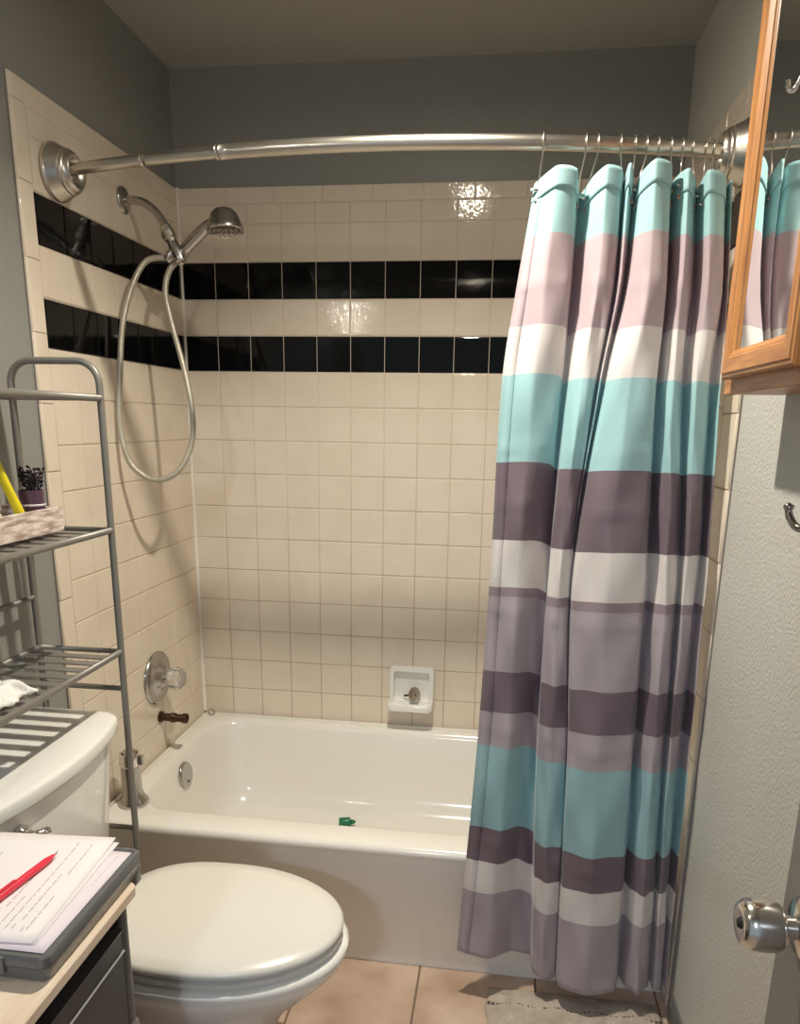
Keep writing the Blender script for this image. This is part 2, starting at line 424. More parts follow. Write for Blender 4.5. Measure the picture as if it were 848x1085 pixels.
# projecting tray lip
lip = []
for zz, yy, ex in ((.436, -.016, .0), (.437, -.055, -.004), (.440, -.066, -.008), (.450, -.070, -.012), (.458, -.066, -.012), (.460, -.056, -.008)):
    pass
tray = []
for z, e in ((.431, .006), (.434, .001), (.446, 0), (.456, .002), (.459, .005)):
    tray.append([V((p_.x, p_.y, z)) for p_ in rrect(.679 + e, .833 - e, -.078 + e, -.004, (.004, .004, .022, .022), z, 6)])
for z, e in ((.459, .010), (.452, .014), (.446, .022)):
    tray.append([V((p_.x, p_.y, z)) for p_ in rrect(.679 + e, .833 - e, -.078 + e, -.008, (.004, .004, .018, .018), z, 6)])
loft(bm, tray)
finish(bm, 'dish_body', M['porcelain'], sd, smooth_angle=45)
# drain strainer lying in the dish
ds = thing('drain_strainer', 'round metal drain strainer with its screw lying in the soap dish', 'drain part', (.762, -.045, .459))
ax = V((.72, -.50, .18)).normalized(); c0 = V((.768, -.042, .484))
bm = nb(); lathe(bm, c0, ax, [(-.005, .006), (-.004, .024), (0, .0275), (.004, .027), (.007, .020), (.0065, .008), (.007, 0)], 28); finish(bm, 'strainer_disc', M['old_chrome'], ds, smooth_angle=50)
bm = nb(); n_, b_ = frame_from(ax)
for k in range(8):
    a = 2 * PI * k / 8; lathe(bm, c0 + ax * .004 + (n_ * math.cos(a) + b_ * math.sin(a)) * .016, ax, [(0, .0030), (.0027, .0030), (.0028, 0)], 8)
lathe(bm, c0 + ax * .004, ax, [(0, .0035), (.003, .0035), (.0031, 0)], 8)
finish(bm, 'strainer_holes', M['dark_metal'], ds)
bm = nb(); tube(bm, [c0 - ax * .002, c0 - ax * .046 - V((0, 0, .005))], .0036, 8); finish(bm, 'screw', M['brass'], ds)

# green cap in the tub
gc = thing('bottle_cap', 'small green plastic cap lying on the bathtub bottom', 'cap', (.573, -.26, .063))
a = V((.97, .18, .05)).normalized(); c = V((.545, -.215, .0805))
bm = nb(); lathe(bm, c, a, [(0, .0), (0, .015), (.003, .0165), (.036, .0165), (.038, .0155), (.038, .0)], 18, smooth=False); finish(bm, 'cap_body', M['green'], gc, smooth_angle=35)
bm = nb(); lathe(bm, c + a * .038, a, [(0, .008), (.008, .0075), (.016, .004), (.0165, 0)], 14); finish(bm, 'nozzle', M['green'], gc)
gc.location = (.565, -.215, .064)
for ch in gc.children: ch.data.transform(Matrix.Translation(V((.573, -.26, .063)) - V((.565, -.215, .064))))

# ------------------------------------------------------------------ shower head set
sh = thing('hand_shower', 'chrome hand shower on bent arm with long looped hose', 'shower', (0, -.345, 1.943))
bm = nb(); lathe(bm, (0, -.345, 1.943), (1, 0, 0), [(-.004, .034), (.002, .034), (.006, .031), (.010, .020), (.013, .012), (.013, 0)], 32); finish(bm, 'wall_flange', M['old_chrome'], sh, smooth_angle=50)
arm = spline([(.006, -.345, 1.943), (.05, -.345, 1.939), (.085, -.345, 1.918), (.108, -.345, 1.888), (.118, -.345, 1.868)], 6)
bm = nb(); tube(bm, arm, .0105, 14); finish(bm, 'shower_arm', M['old_chrome'], sh)
d = V((.42, 0, -.9)).normalized(); p0 = V((.112, -.345, 1.880))
bm = nb(); lathe(bm, p0, d, [(0, .013), (.003, .0155), (.016, .0165), (.018, .019), (.034, .019), (.037, .014), (.046, .014)], 16, smooth=False); finish(bm, 'swivel_nut', M['nickel'], sh, smooth_angle=30)
p1 = p0 + d * .044
bm = nb(); lathe(bm, p1, d, [(0, .013), (.02, .0155), (.048, .0175), (.054, .016), (.056, .010)], 20); finish(bm, 'bracket_body', M['old_chrome'], sh, smooth_angle=40)
# outlet to the hose on the left
o0 = p1 + d * .018; od = V((-.60, -.15, -.78)).normalized()
bm = nb(); lathe(bm, o0, od, [(0, .010), (.012, .0125), (.036, .0125), (.040, .010), (.042, 0)], 16, smooth=False); finish(bm, 'hose_coupling', M['old_chrome'], sh, smooth_angle=35)
# cradle and wand
hb = V((.137, -.352, 1.818)); hd = V((.289, -.372, 1.872))
wand = spline([(.143, -.334, 1.800), (.160, -.336, 1.822), (.195, -.345, 1.848), (.234, -.356, 1.873), (.262, -.364, 1.886)], 6)
nW = len(wand); rw = [.0095 + .0055 * math.sin(PI * i / (nW - 1)) ** 1.2 + .001 * i / nW for i in range(nW)]
bm = nb(); tube(bm, wand, rw, 16); finish(bm, 'wand_handle', M['old_chrome'], sh)
bm = nb(); lathe(bm, wand[0] - V((.004, 0, .005)), (wand[1] - wand[0]), [(-.006, .012), (.0, .0175), (.016, .0185), (.030, .0165), (.032, .012)], 16); finish(bm, 'cradle', M['old_chrome'], sh, smooth_angle=40)
hax = V((.10, -.10, -1)).normalized(); ht = V((.286, -.372, 1.913))
bm = nb(); lathe(bm, ht, hax, [(0, 0), (.002, .012), (.008, .026), (.018, .035), (.034, .0415), (.046, .0445), (.050, .0475), (.058, .0475), (.060, .044), (.058, .041)], 36); finish(bm, 'shower_head', M['old_chrome'], sh, smooth_angle=40)
bm = nb(); lathe(bm, ht, hax, [(.0565, 0), (.0575, .03), (.0565, .0415), (.052, .0415)], 30); hf = finish(bm, 'spray_face', M['drawer_edge'], sh)
bm = nb(); n_, b_ = frame_from(hax)
for rr_, cnt in ((.034, 16), (.023, 10), (.011, 5)):
    for k in range(cnt):
        a = 2 * PI * k / cnt; lathe(bm, ht + hax * .056 + (n_ * math.cos(a) + b_ * math.sin(a)) * rr_, hax, [(0, .0026), (.004, .0018), (.0041, 0)], 6)
finish(bm, 'nozzles', M['clip_grey'], hf)
hose = spline([o0 + od * .030, (.068, -.368, 1.790), (.040, -.40, 1.728), (.020, -.435, 1.62), (.017, -.462, 1.49), (.0165, -.480, 1.37), (.037, -.488, 1.275), (.075, -.482, 1.232), (.118, -.474, 1.222), (.163, -.455, 1.248), (.190, -.428, 1.315), (.188, -.405, 1.40), (.163, -.385, 1.51), (.128, -.365, 1.62), (.108, -.356, 1.71), (.116, -.345, 1.765), (.138, -.335, 1.796)], 8)
bm = nb(); tube(bm, hose, .0078, 12)
finish(bm, 'hose', M['hose'], sh)

# ------------------------------------------------------------------ curtain rod
def rod_at(x):
    s = x / W; return V((x, -.655 - .46 * s * (1 - s), 1.917))
rod = thing('curtain_rod', 'curved brushed nickel shower curtain rod between both walls', 'curtain rod', (W / 2, -.70, 1.917))
bm = nb(); tube(bm, [rod_at(.022 + i * (.435 - .022) / 16) for i in range(17)], .0120, 16); finish(bm, 'inner_tube', M['nickel'], rod)
bm = nb(); tube(bm, [rod_at(.425 + i * (W - .03 - .425) / 40) for i in range(41)], .0142, 18); finish(bm, 'outer_tube', M['nickel'], rod)
bm = nb(); tube(bm, [rod_at(.24), rod_at(.252)], .0123, 16); finish(bm, 'joint_collar', M['nickel'], rod)
bm = nb(); tube(bm, [rod_at(.420), rod_at(.428)], .0144, 16); finish(bm, 'joint_collar', M['nickel'], rod)
fp = [(0, .0575), (.004, .0605), (.011, .0605), (.0145, .0565), (.030, .0505), (.035, .0460), (.038, .0468), (.0425, .0455), (.0445, .0410), (.050, .0400), (.055, .0350), (.053, .0270), (.044, .0205)]
bm = nb(); lathe(bm, (.0005, -.655, 1.917), (1, -.0, 0), fp, 40); f1 = finish(bm, 'end_flange', M['nickel'], rod, smooth_angle=50)
bm = nb(); lathe(bm, (.036, -.655, 1.917), (1, 0, 0), [(0, .022), (.007, .022), (.008, 0)], 24); finish(bm, 'socket', M['dark_metal'], f1)
bm = nb(); lathe(bm, (W - .0005, -.655, 1.917), (-1, 0, 0), fp, 40); f2 = finish(bm, 'end_flange', M['nickel'], rod, smooth_angle=50)
bm = nb(); lathe(bm, (W - .036, -.655, 1.917), (-1, 0, 0), [(0, .022), (.007, .022), (.008, 0)], 24); finish(bm, 'socket', M['dark_metal'], f2)

# ------------------------------------------------------------------ curtain
CX = [[1.071, 1.045, 1.025, 1.018, 1.005, 0.976], [1.111, 1.101, 1.089, 1.078, 1.075, 1.049], [1.148, 1.147, 1.14, 1.12, 1.115, 1.108], [1.161, 1.159, 1.154, 1.146, 1.142, 1.157], [1.186, 1.183, 1.166, 1.145, 1.144, 1.163], [1.207, 1.204, 1.187, 1.165, 1.171, 1.185], [1.234, 1.232, 1.213, 1.186, 1.204, 1.215], [1.246, 1.244, 1.223, 1.187, 1.205, 1.214], [1.25, 1.247, 1.224, 1.188, 1.206, 1.217], [1.267, 1.26, 1.233, 1.193, 1.21, 1.218], [1.276, 1.267, 1.24, 1.201, 1.212, 1.224], [1.296, 1.299, 1.279, 1.261, 1.273, 1.283], [1.325, 1.334, 1.329, 1.335, 1.342, 1.353], [1.337, 1.346, 1.341, 1.353, 1.358, 1.37], [1.349, 1.353, 1.35, 1.368, 1.369, 1.384], [1.361, 1.367, 1.364, 1.384, 1.391, 1.405], [1.375, 1.385, 1.384, 1.407, 1.414, 1.432], [1.39, 1.4, 1.396, 1.42, 1.426, 1.444], [1.399, 1.414, 1.409, 1.424, 1.427, 1.447], [1.429, 1.443, 1.436, 1.447, 1.446, 1.467], [1.445, 1.457, 1.454, 1.463, 1.464, 1.47], [1.448, 1.46, 1.461, 1.469, 1.472, 1.478]]
CY = [[-0.735, -0.747, -0.761, -0.79, -0.811, -0.823], [-0.775, -0.781, -0.791, -0.814, -0.831, -0.837], [-0.76, -0.759, -0.761, -0.777, -0.786, -0.785], [-0.705, -0.712, -0.722, -0.746, -0.768, -0.775], [-0.74, -0.749, -0.761, -0.787, -0.806, -0.815], [-0.765, -0.774, -0.786, -0.812, -0.831, -0.84], [-0.75, -0.759, -0.771, -0.797, -0.816, -0.825], [-0.71, -0.721, -0.735, -0.763, -0.784, -0.795], [-0.76, -0.765, -0.773, -0.795, -0.81, -0.815], [-0.715, -0.727, -0.742, -0.771, -0.793, -0.805], [-0.755, -0.767, -0.782, -0.811, -0.833, -0.845], [-0.78, -0.792, -0.807, -0.836, -0.858, -0.87], [-0.765, -0.775, -0.788, -0.815, -0.835, -0.845], [-0.71, -0.721, -0.735, -0.763, -0.784, -0.795], [-0.74, -0.752, -0.767, -0.796, -0.818, -0.83], [-0.76, -0.772, -0.787, -0.816, -0.838, -0.85], [-0.735, -0.747, -0.762, -0.791, -0.813, -0.825], [-0.705, -0.717, -0.732, -0.761, -0.783, -0.795], [-0.76, -0.769, -0.781, -0.807, -0.826, -0.835], [-0.745, -0.753, -0.764, -0.789, -0.807, -0.815], [-0.705, -0.714, -0.726, -0.752, -0.771, -0.78], [-0.735, -0.741, -0.765, -0.795, -0.812, -0.82]]
CZ = [1.84, 1.65, 1.475, 1.083, .65, .10]
CT = [1.846, 1.866, 1.864, 1.828, 1.856, 1.868, 1.866, 1.842, 1.872, 1.838, 1.858, 1.872, 1.868, 1.846, 1.856, 1.860, 1.852, 1.834, 1.856, 1.852, 1.838, 1.846]
CB = .078
CBK = [.128, .122, .108, .098] + [.084, .080] + [.078] * (len(CX) - 6)
def cr(p0, p1, p2, p3, t):
    return .5 * ((2 * p1) + (p2 - p0) * t + (2 * p0 - 5 * p1 + 4 * p2 - p3) * t * t + (3 * p1 - p0 - 3 * p2 + p3) * t ** 3)
def lin_levels(vals, z):
    # smooth interpolation over the non-uniform heights
    if z >= CZ[0]:
        k = (z - CZ[0]) / (CZ[0] - CZ[1]); return vals[0] + (vals[0] - vals[1]) * k
    if z <= CZ[-1]:
        k = (CZ[-1] - z) / (CZ[-2] - CZ[-1]); return vals[-1] + (vals[-1] - vals[-2]) * k
    for i in range(5):
        if CZ[i] >= z >= CZ[i + 1]:
            h = CZ[i + 1] - CZ[i]; t = (z - CZ[i]) / h
            def sl_(j):
                a, b2 = max(j - 1, 0), min(j + 1, 5); return (vals[b2] - vals[a]) / (CZ[b2] - CZ[a])
            m0, m1 = sl_(i) * h, sl_(i + 1) * h
            return (2 * t ** 3 - 3 * t * t + 1) * vals[i] + (t ** 3 - 2 * t * t + t) * m0 + (-2 * t ** 3 + 3 * t * t) * vals[i + 1] + (t ** 3 - t * t) * m1
NS = 12; NV = 130; NK = len(CX); STR = []
cur = thing('shower_curtain', 'striped teal lilac and white fabric shower curtain hanging from the rod', 'curtain', (1.24, -.80, CB))
bm = nb(); uvl = bm.loops.layers.uv.new('UVMap'); grid = []; uvs = {}
def knots_at(v, clip=None):
    out = []
    for k in range(NK):
        zt = CT[k]; z = zt + (CBK[k] - zt) * v
        out.append((lin_levels(CX[k], z), lin_levels(CY[k], z), z))
    return out
def curtain_rows(vs):
    g = []
    STR.clear()
    for v in vs:
        srow = []
        kn = knots_at(v); row = []
        for i in range(NK - 1):
            a, b2, c2, d2 = kn[max(i - 1, 0)], kn[i], kn[i + 1], kn[min(i + 2, NK - 1)]
            for k in range(NS if i < NK - 2 else NS + 1):
                t = k / NS; ct_ = cr(CT[max(i - 1, 0)], CT[i], CT[i + 1], CT[min(i + 2, NK - 1)], t); p_ = [.55 * cr(a[j], b2[j], c2[j], d2[j], t) + .45 * (b2[j] + (c2[j] - b2[j]) * t) for j in range(3)]
                s = i + t
                w = .0035 * math.sin(s * 2.3 + v * 9) * math.sin(v * 31 + s * 1.7) + .002 * math.sin(s * 5.1 - v * 47)
                w *= min(1, v * 6)
                # packing creases
                for cv, amp in ((.115, .0025), (.30, .002), (.365, .002), (.50, .0022), (.655, .002), (.82, .002)):
                    w -= amp * math.exp(-((v - cv - .004 * math.sin(s * 1.3)) / .004) ** 2)
                y = p_[1] + w
                if p_[2] < .40: y = min(y, -.7685)
                cb_ = CBK[i] + (CBK[i + 1] - CBK[i]) * t
                srow.append((1.866 - .30 * (1.866 - ct_) - p_[2]) / (1.866 - cb_))
                row.append(V((min(p_[0], 1.4855), y, p_[2])))
        g.append(row); STR.append(srow)
    return g
vs = [i / NV for i in range(NV + 1)]
g = curtain_rows(vs); ST = [list(r_) for r_ in STR]
# straight vertical coordinate of the stripes: measured on the cloth
for v, row, sr in zip(vs, g, ST):
    vr = []
    for p_, sv in zip(row, sr):
        q = bm.verts.new(p_); uvs[q] = min(max(sv, .002), .998); vr.append(q)
    grid.append(vr)
ns = len(grid[0])
for i in range(NV):
    for k in range(ns - 1):
        f = bm.faces.new((grid[i][k], grid[i + 1][k], grid[i + 1][k + 1], grid[i][k + 1])); f.smooth = True
        for lp in f.loops:
            kk = 0
            lp[uvl].uv = (0, uvs[lp.vert])
# curtain fabric: stripes over the cloth's own length
m, nt, b = newmat('striped_polyester'); setp(b, Roughness=.5, Sheen_Weight=.25, Sheen_Roughness=.4)
uvn = nt.nodes.new('ShaderNodeUVMap'); uvn.uv_map = 'UVMap'; sx = nt.nodes.new('ShaderNodeSeparateXYZ'); nt.links.new(uvn.outputs['UV'], sx.inputs[0])
rp = nt.nodes.new('ShaderNodeValToRGB'); rp.color_ramp.interpolation = 'CONSTANT'
TEAL = (.42, .68, .715); LIL = (.56, .455, .50); WHT = (.81, .77, .755); MAU = (.215, .162, .195); LG = (.49, .43, .475); THIN = (.36, .28, .32)
stripes = [(0, TEAL), (.063, LIL), (.163, WHT), (.215, TEAL), (.319, MAU), (.413, WHT), (.470, THIN), (.484, LG), (.580, MAU), (.636, LG), (.683, (.37, .595, .64)), (.797, MAU), (.851, WHT), (.898, LG)]
el = rp.color_ramp.elements
for i, (pos, c) in enumerate(stripes):
    e = el[i] if i < 2 else el.new(pos)
    e.position = pos; e.color = (*c, 1)
nt.links.new(sx.outputs['Y'], rp.inputs['Fac']); nt.links.new(rp.outputs['Color'], b.inputs['Base Color'])
add_bump(nt, b, 900, .15, .001, 2)
tr = nt.nodes.new('ShaderNodeBsdfTranslucent'); nt.links.new(rp.outputs['Color'], tr.inputs['Color'])
mx = nt.nodes.new('ShaderNodeMixShader'); mx.inputs[0].default_value = .22
out = nt.nodes['Material Output']; nt.links.new(b.outputs[0], mx.inputs[1]); nt.links.new(tr.outputs[0], mx.inputs[2]); nt.links.new(mx.outputs[0], out.inputs['Surface'])
M['curtain'] = m
finish(bm, 'curtain_cloth', M['curtain'], cur, solid=.0012)
# hem band at the top: a slightly proud second layer
bm = nb(); uvl = bm.loops.layers.uv.new('UVMap'); hv = [-.001, .003, .010, .017, .021]
g2 = curtain_rows(hv); gr = []
for row in g2:
    vr = []
    for k, p_ in enumerate(row):
        a = row[max(k - 1, 0)]; c2 = row[min(k + 1, len(row) - 1)]; t = (c2 - a); nn = V((t.y, -t.x, 0)).normalized()
        vr.append(bm.verts.new(p_ + nn * .0022))
    gr.append(vr)
for i in range(len(hv) - 1):
    for k in range(len(gr[0]) - 1):
        f = bm.faces.new((gr[i][k], gr[i + 1][k], gr[i + 1][k + 1], gr[i][k + 1])); f.smooth = True
        for lp in f.loops: lp[uvl].uv = (0, .01)
finish(bm, 'top_hem', M['curtain'], cur, solid=.0012)
# stitched hem along the left edge
bm = nb(); uvl = bm.loops.layers.uv.new('UVMap')
prev = None
for v, row, sr in zip(vs, g, ST):
    a = bm.verts.new(row[0] + V((-.0005, -.0022, 0))); c2 = bm.verts.new(row[5] + V((0, -.0022, 0))); uvs[a] = min(max(sr[0], .002), .998); uvs[c2] = min(max(sr[5], .002), .998)
    if prev:
        f = bm.faces.new((prev[0], a, c2, prev[1])); f.smooth = True
        for lp in f.loops: lp[uvl].uv = (0, uvs[lp.vert])
    prev = (a, c2)
finish(bm, 'side_hem', M['curtain'], cur, solid=.0012)

# curtain hooks: wire ring over the rod with a bar at the front
HK = [(1.083, 0.3), (1.166, 2.5), (1.190, 3.5), (1.234, 6.8), (1.262, 8.6), (1.285, 9.4), (1.308, 12.8), (1.333, 13.2), (1.356, 14.0), (1.376, 16.5), (1.402, 17.5), (1.418, 20.0)]
HL = ['leftmost wire hook on the rod, at the curtain edge', 'second wire hook from the left, leaning left down to the curtain', 'third wire hook from the left, close beside the second',
      'fourth wire hook from the left on the rod', 'fifth wire hook from the left on the rod', 'sixth wire hook from the left on the rod', 'seventh wire hook from the left on the rod',
      'eighth wire hook from the left on the rod', 'ninth wire hook from the left on the rod', 'tenth wire hook from the left on the rod', 'eleventh wire hook, second from the right end of the rod', 'last wire hook, nearest the right wall flange']
def top_pt(s):
    i = min(int(s), NK - 2); t = s - i
    row = g[2]; return row[min(int(s * NS), len(row) - 1)]
for i, ((hx, s), lab) in enumerate(zip(HK, HL)):
    rc = rod_at(hx); tp = top_pt(s)
    t = thing('curtain_hook', lab, 'curtain hook', rc, 'wire curtain hooks on the rod')
    R_ = .0175
    pts = [rc + V((0, R_ * math.cos(a), R_ * math.sin(a))) for a in [math.radians(-65 + 310 * k / 20) for k in range(21)]]
    end = V((tp.x, tp.y + .002, tp.z + .008))
    pts += [rc + (end - rc) * .55 + V((0, -.004, 0)), end, end + V((.002, .004, -.014)), end + V((.006, .008, -.010))]
    bm = nb(); tube(bm, pts, .0016, 8); finish(bm, 'wire', M['nickel'], t)
    bm = nb(); tube(bm, [end + V((-.014, -.003, .003)), end + V((.014, -.003, -.001))], .0034, 8); finish(bm, 'roller_bar', M['chrome'], t)
    ch = nb(); q = V((tp.x, tp.y - .003, tp.z - .012)); lathe(ch, q, (0, -1, 0), [(0, .0055), (.0015, .0045), (.0015, .0025)], 14); finish(ch, 'grommet', M['old_chrome'], cur)

# ------------------------------------------------------------------ toilet
TY = -1.143
toi = thing('toilet', 'white toilet with closed lid between the tub and the cart', 'toilet', (.42, TY, 0))
def egg(x0, x1, hw, z, xm=.50, flat=.62, n=48):
    z = z * 1.037; x1 = x1 - .002; hw = hw * .945
    """plan of seat/bowl: flat-ish back at x0, rounded tip at x1"""
    out = []
    for k in range(n):
        a = 2 * PI * k / n
        c_, s_ = math.cos(a), math.sin(a)
        if c_ >= 0: x_ = xm + (x1 - xm) * c_; y_ = hw * s_
        else:
            e = .62
            x_ = xm - (xm - x0) * abs(c_) ** e; y_ = hw * (abs(s_) ** .80) * (1 if s_ >= 0 else -1)
            y_ *= 1 - .14 * (abs(c_) ** 2)
        out.append(V((x_, TY + y_, z)))
    return out
bm = nb()   # bowl and foot, one porcelain casting
loft(bm, [egg(.20, .62, .105, .0, .42), egg(.20, .62, .105, .03, .42), egg(.215, .60, .095, .07, .42), egg(.22, .61, .098, .14, .42), egg(.225, .655, .125, .215, .45), egg(.235, .720, .160, .275, .48), egg(.245, .762, .184, .320, .49), egg(.250, .774, .190, .345, .50), egg(.252, .775, .190, .3555, .50), egg(.262, .766, .182, .3615, .50)])
box(bm, (.02, TY - .10, .20), (.29, TY + .10, .362), .03, 3)
finish(bm, 'bowl', M['porcelain'], toi, smooth_angle=60)
bm = nb()
loft(bm, [egg(.290, .725, .150, .3605, .50), egg(.285, .732, .156, .3670, .50), egg(.258, .762, .182, .3685, .50), egg(.258, .763, .182, .3755, .50), egg(.262, .757, .176, .3785, .50), egg(.285, .725, .150, .3795, .50)]); finish(bm, 'seat', M['seat_white'], toi, smooth_angle=60)
bm = nb()
loft(bm, [egg(.285, .725, .150, .3790, .50), egg(.280, .730, .152, .3850, .50), egg(.264, .764, .182, .3865, .50), egg(.264, .765, .183, .394, .50), egg(.270, .758, .176, .4005, .50), egg(.30, .72, .145, .4035, .50), egg(.38, .62, .07, .405, .50)]); finish(bm, 'lid', M['seat_white'], toi, smooth_angle=60)
for s_ in (-1, 1):
    bm = nb(); box(bm, (.245, TY + s_ * .075 - .018, .380), (.275, TY + s_ * .075 + .018, .412), .006); finish(bm, 'hinge', M['seat_white'], toi, smooth_angle=50)
KY = -1.190
def tankloop(x0, x1, hw, z, r, bow, n=8):
    z += .036; x1 += .014 if x1 > .15 else 0; hw += .004
    lp = rrect(x0, x1, KY - hw, KY + hw, (r, .012, .012, r), z, n); out = []
    # subdivide the front edge so it can bow
    res = []
    for i, p_ in enumerate(lp):
        res.append(p_)
        q_ = lp[(i + 1) % len(lp)]
        if i % (n + 1) == n:
            for k in range(1, 12): res.append(p_ + (q_ - p_) * k / 12)
    for p_ in res:
        f_ = max(0, (p_.x - x0) / (x1 - x0)); out.append(V((p_.x + bow * f_ * (1 - ((p_.y - KY) / hw) ** 2), p_.y, z)))
    return out
bm = nb()
loft(bm, [tankloop(.012, .170, .195, .345, .05, .030), tankloop(.010, .178, .205, .37, .05, .034), tankloop(.010, .190, .222, .62, .05, .036), tankloop(.010, .192, .224, .682, .05, .036)]); finish(bm, 'tank', M['porcelain'], toi, smooth_angle=60)
bm = nb()
loft(bm, [tankloop(.008, .196, .226, .681, .034, .038), tankloop(.005, .204, .2345, .684, .036, .039), tankloop(.004, .206, .236, .690, .036, .039), tankloop(.004, .206, .236, .709, .036, .039), tankloop(.006, .203, .233, .7145, .036, .039), tankloop(.012, .196, .226, .7165, .034, .038), tankloop(.03, .17, .20, .7178, .03, .03)]); finish(bm, 'tank_lid', M['porcelain'], toi, smooth_angle=60)
bm = nb(); lathe(bm, (.230, -1.328, .676), (1, 0, 0), [(0, .017), (.008, .017), (.012, .012), (.020, .010)], 20)
tube(bm, spline([(.248, -1.328, .676), (.258, -1.326, .676), (.266, -1.318, .675), (.269, -1.306, .673)], 5), [.008] * 11 + [.009] * 5, 10)
finish(bm, 'flush_lever', M['chrome'], toi)['label'] = 'chrome flush lever'

# ------------------------------------------------------------------ shelf rack over the toilet
RX0, RX1, RY1, RY0 = .032, .224, -.934, -1.445
rk = thing('storage_rack', 'grey metal shelf rack standing over the toilet tank', 'shelf rack', (.116, (RY0 + RY1) / 2, 0))
for y in (RY1, RY0):
    pts = [(RX1, y, 0), (RX1, y, .5), (RX1, y, 1.0), (RX1, y, 1.447)]
    arc = [(RX1 - .045 + .045 * math.cos(a), y, 1.447 + .045 * math.sin(a)) for a in [math.radians(90 * k / 8) for k in range(1, 9)]]
    arc2 = [(RX0 + .045 - .045 * math.sin(a), y, 1.447 + .045 * math.cos(a)) for a in [math.radians(90 * k / 8) for k in range(0, 8)]]
    bm = nb(); tube(bm, pts + arc + arc2 + [(RX0, y, 1.447), (RX0, y, 1.0), (RX0, y, .5), (RX0, y, 0)], .0072, 14)
    fr = finish(bm, 'side_frame', M['rack'], rk)
    for zz in (.800, .455):
        bm = nb(); tube(bm, [(RX0, y, zz), (RX1, y, zz)], .0060, 10); finish(bm, 'brace', M['rack'], fr)
    for xx in (RX0, RX1):
        bm = nb(); lathe(bm, (xx, y, 0), (0, 0, 1), [(0, .012), (.02, .012), (.022, .009)], 14); finish(bm, 'foot_cap', M['drawer'], fr)
for z in (1.4205, 1.153, .886):
    bm = nb(); tube(bm, [(RX1, RY0, z), (RX1, RY1, z)], .0070, 12); tube(bm, [(RX0, RY0, z), (RX0, RY1, z)], .0062, 12)
    for y in (RY0, RY1): tube(bm, [(RX0, y, z), (RX1, y, z)], .0058, 10)
    shf = finish(bm, 'shelf', M['rack'], rk)
    n_sl = 11
    for i in range(1, n_sl + 1):
        y = RY1 + (RY0 - RY1) * i / (n_sl + 1)
        bm = nb(); box(bm, (RX0, y - .0115, z - .0030), (RX1, y + .0115, z + .0005), .0012, 1); finish(bm, 'slat', M['rack'], shf)
for zz in (1.0, .62):
    bm = nb(); tube(bm, [(RX0, RY0, zz), (RX0, RY1, zz)], .006, 10); finish(bm, 'back_rail', M['rack'], rk)

# things on the upper shelf
SZ = 1.1615
bx = thing('wooden_box', 'whitewashed wooden box on the upper rack shelf', 'box', (.11, -1.12, SZ))
bx0, bx1, by1, by0 = .045, .166, -1.008, -1.29
for nm, lo_, hi_ in (('long_side', (bx1 - .009, by0, SZ), (bx1, by1, SZ + .048)), ('long_side', (bx0, by0, SZ), (bx0 + .009, by1, SZ + .048)), ('end_side', (bx0 + .009, by1 - .009, SZ), (bx1 - .009, by1, SZ + .047)), ('end_side', (bx0 + .009, by0, SZ), (bx1 - .009, by0 + .009, SZ + .047))):
    bm = nb(); box(bm, lo_, hi_, .001, 1); finish(bm, nm, M['washed'], bx)
bm = nb(); box(bm, (bx0 + .009, by0 + .009, SZ), (bx1 - .009, by1 - .009, SZ + .006)); finish(bm, 'bottom', M['washed'], bx)
# purple glass with dried sprigs
gl = thing('purple_jar', 'purple glass jar of dark dried sprigs in the wooden box', 'jar', (.128, -1.046, SZ + .0065))
c = V((.128, -1.046, SZ + .0065))
bm = nb(); lathe(bm, c, (0, 0, 1), [(0, 0), (0, .021), (.002, .0225), (.076, .0235), (.0765, .0225), (.072, .0215), (.072, 0)], 28); finish(bm, 'glass', M['purple_glass'], gl, smooth_angle=50)
bm = nb(); lathe(bm, c, (0, 0, 1), [(.046, .0232), (.048, .0236), (.050, .0233)], 28); finish(bm, 'pale_line', M['paper_pink'], gl)
bm = nb()
for k in range(26):
    a = random.uniform(0, 2 * PI); r0 = random.uniform(0, .014); st = c + V((r0 * math.cos(a), r0 * math.sin(a), .068))
    tipz = random.uniform(.026, .054); e = st + V((.012 * math.cos(a), .012 * math.sin(a), tipz)) * 1.0
    tube(bm, [st, (st + e) / 2 + V((.001, .001, 0)), e], [.0012, .001, .0008], 5)
    for q in range(4):
        pp = st + (e - st) * (.45 + .17 * q); a2 = random.uniform(0, 2 * PI)
        lathe(bm, pp, (math.cos(a2), math.sin(a2), .6), [(0, 0), (.003, .0028), (.007, .0026), (.010, 0)], 6)
finish(bm, 'sprigs', M['dark_leaf'], gl)
# yellow stick
ye = thing('yellow_razor', 'yellow plastic razor handle leaning in the wooden box', 'razor', (.115, -1.06, SZ + .0065))
a0 = V((.142, -1.090, SZ + .012)); a1 = V((.118, -1.142, 1.322))
mid = [(a0 + (a1 - a0) * t + V((.002 * math.sin(PI * t), 0, 0))) for t in [i / 12 for i in range(13)]]
bm = nb(); tube(bm, mid, [.0085, .0090, .0092, .0090, .0088, .0085, .0082, .0082, .0085, .0092, .0100, .0100, .0075], 14); finish(bm, 'handle', M['yellow'], ye)
bm = nb(); hc = a1 + V((-.004, -.004, .006)); box(bm, (hc.x - .008, hc.y - .021, hc.z - .004), (hc.x + .008, hc.y + .021, hc.z + .010), .003); finish(bm, 'razor_head', M['yellow'], ye)
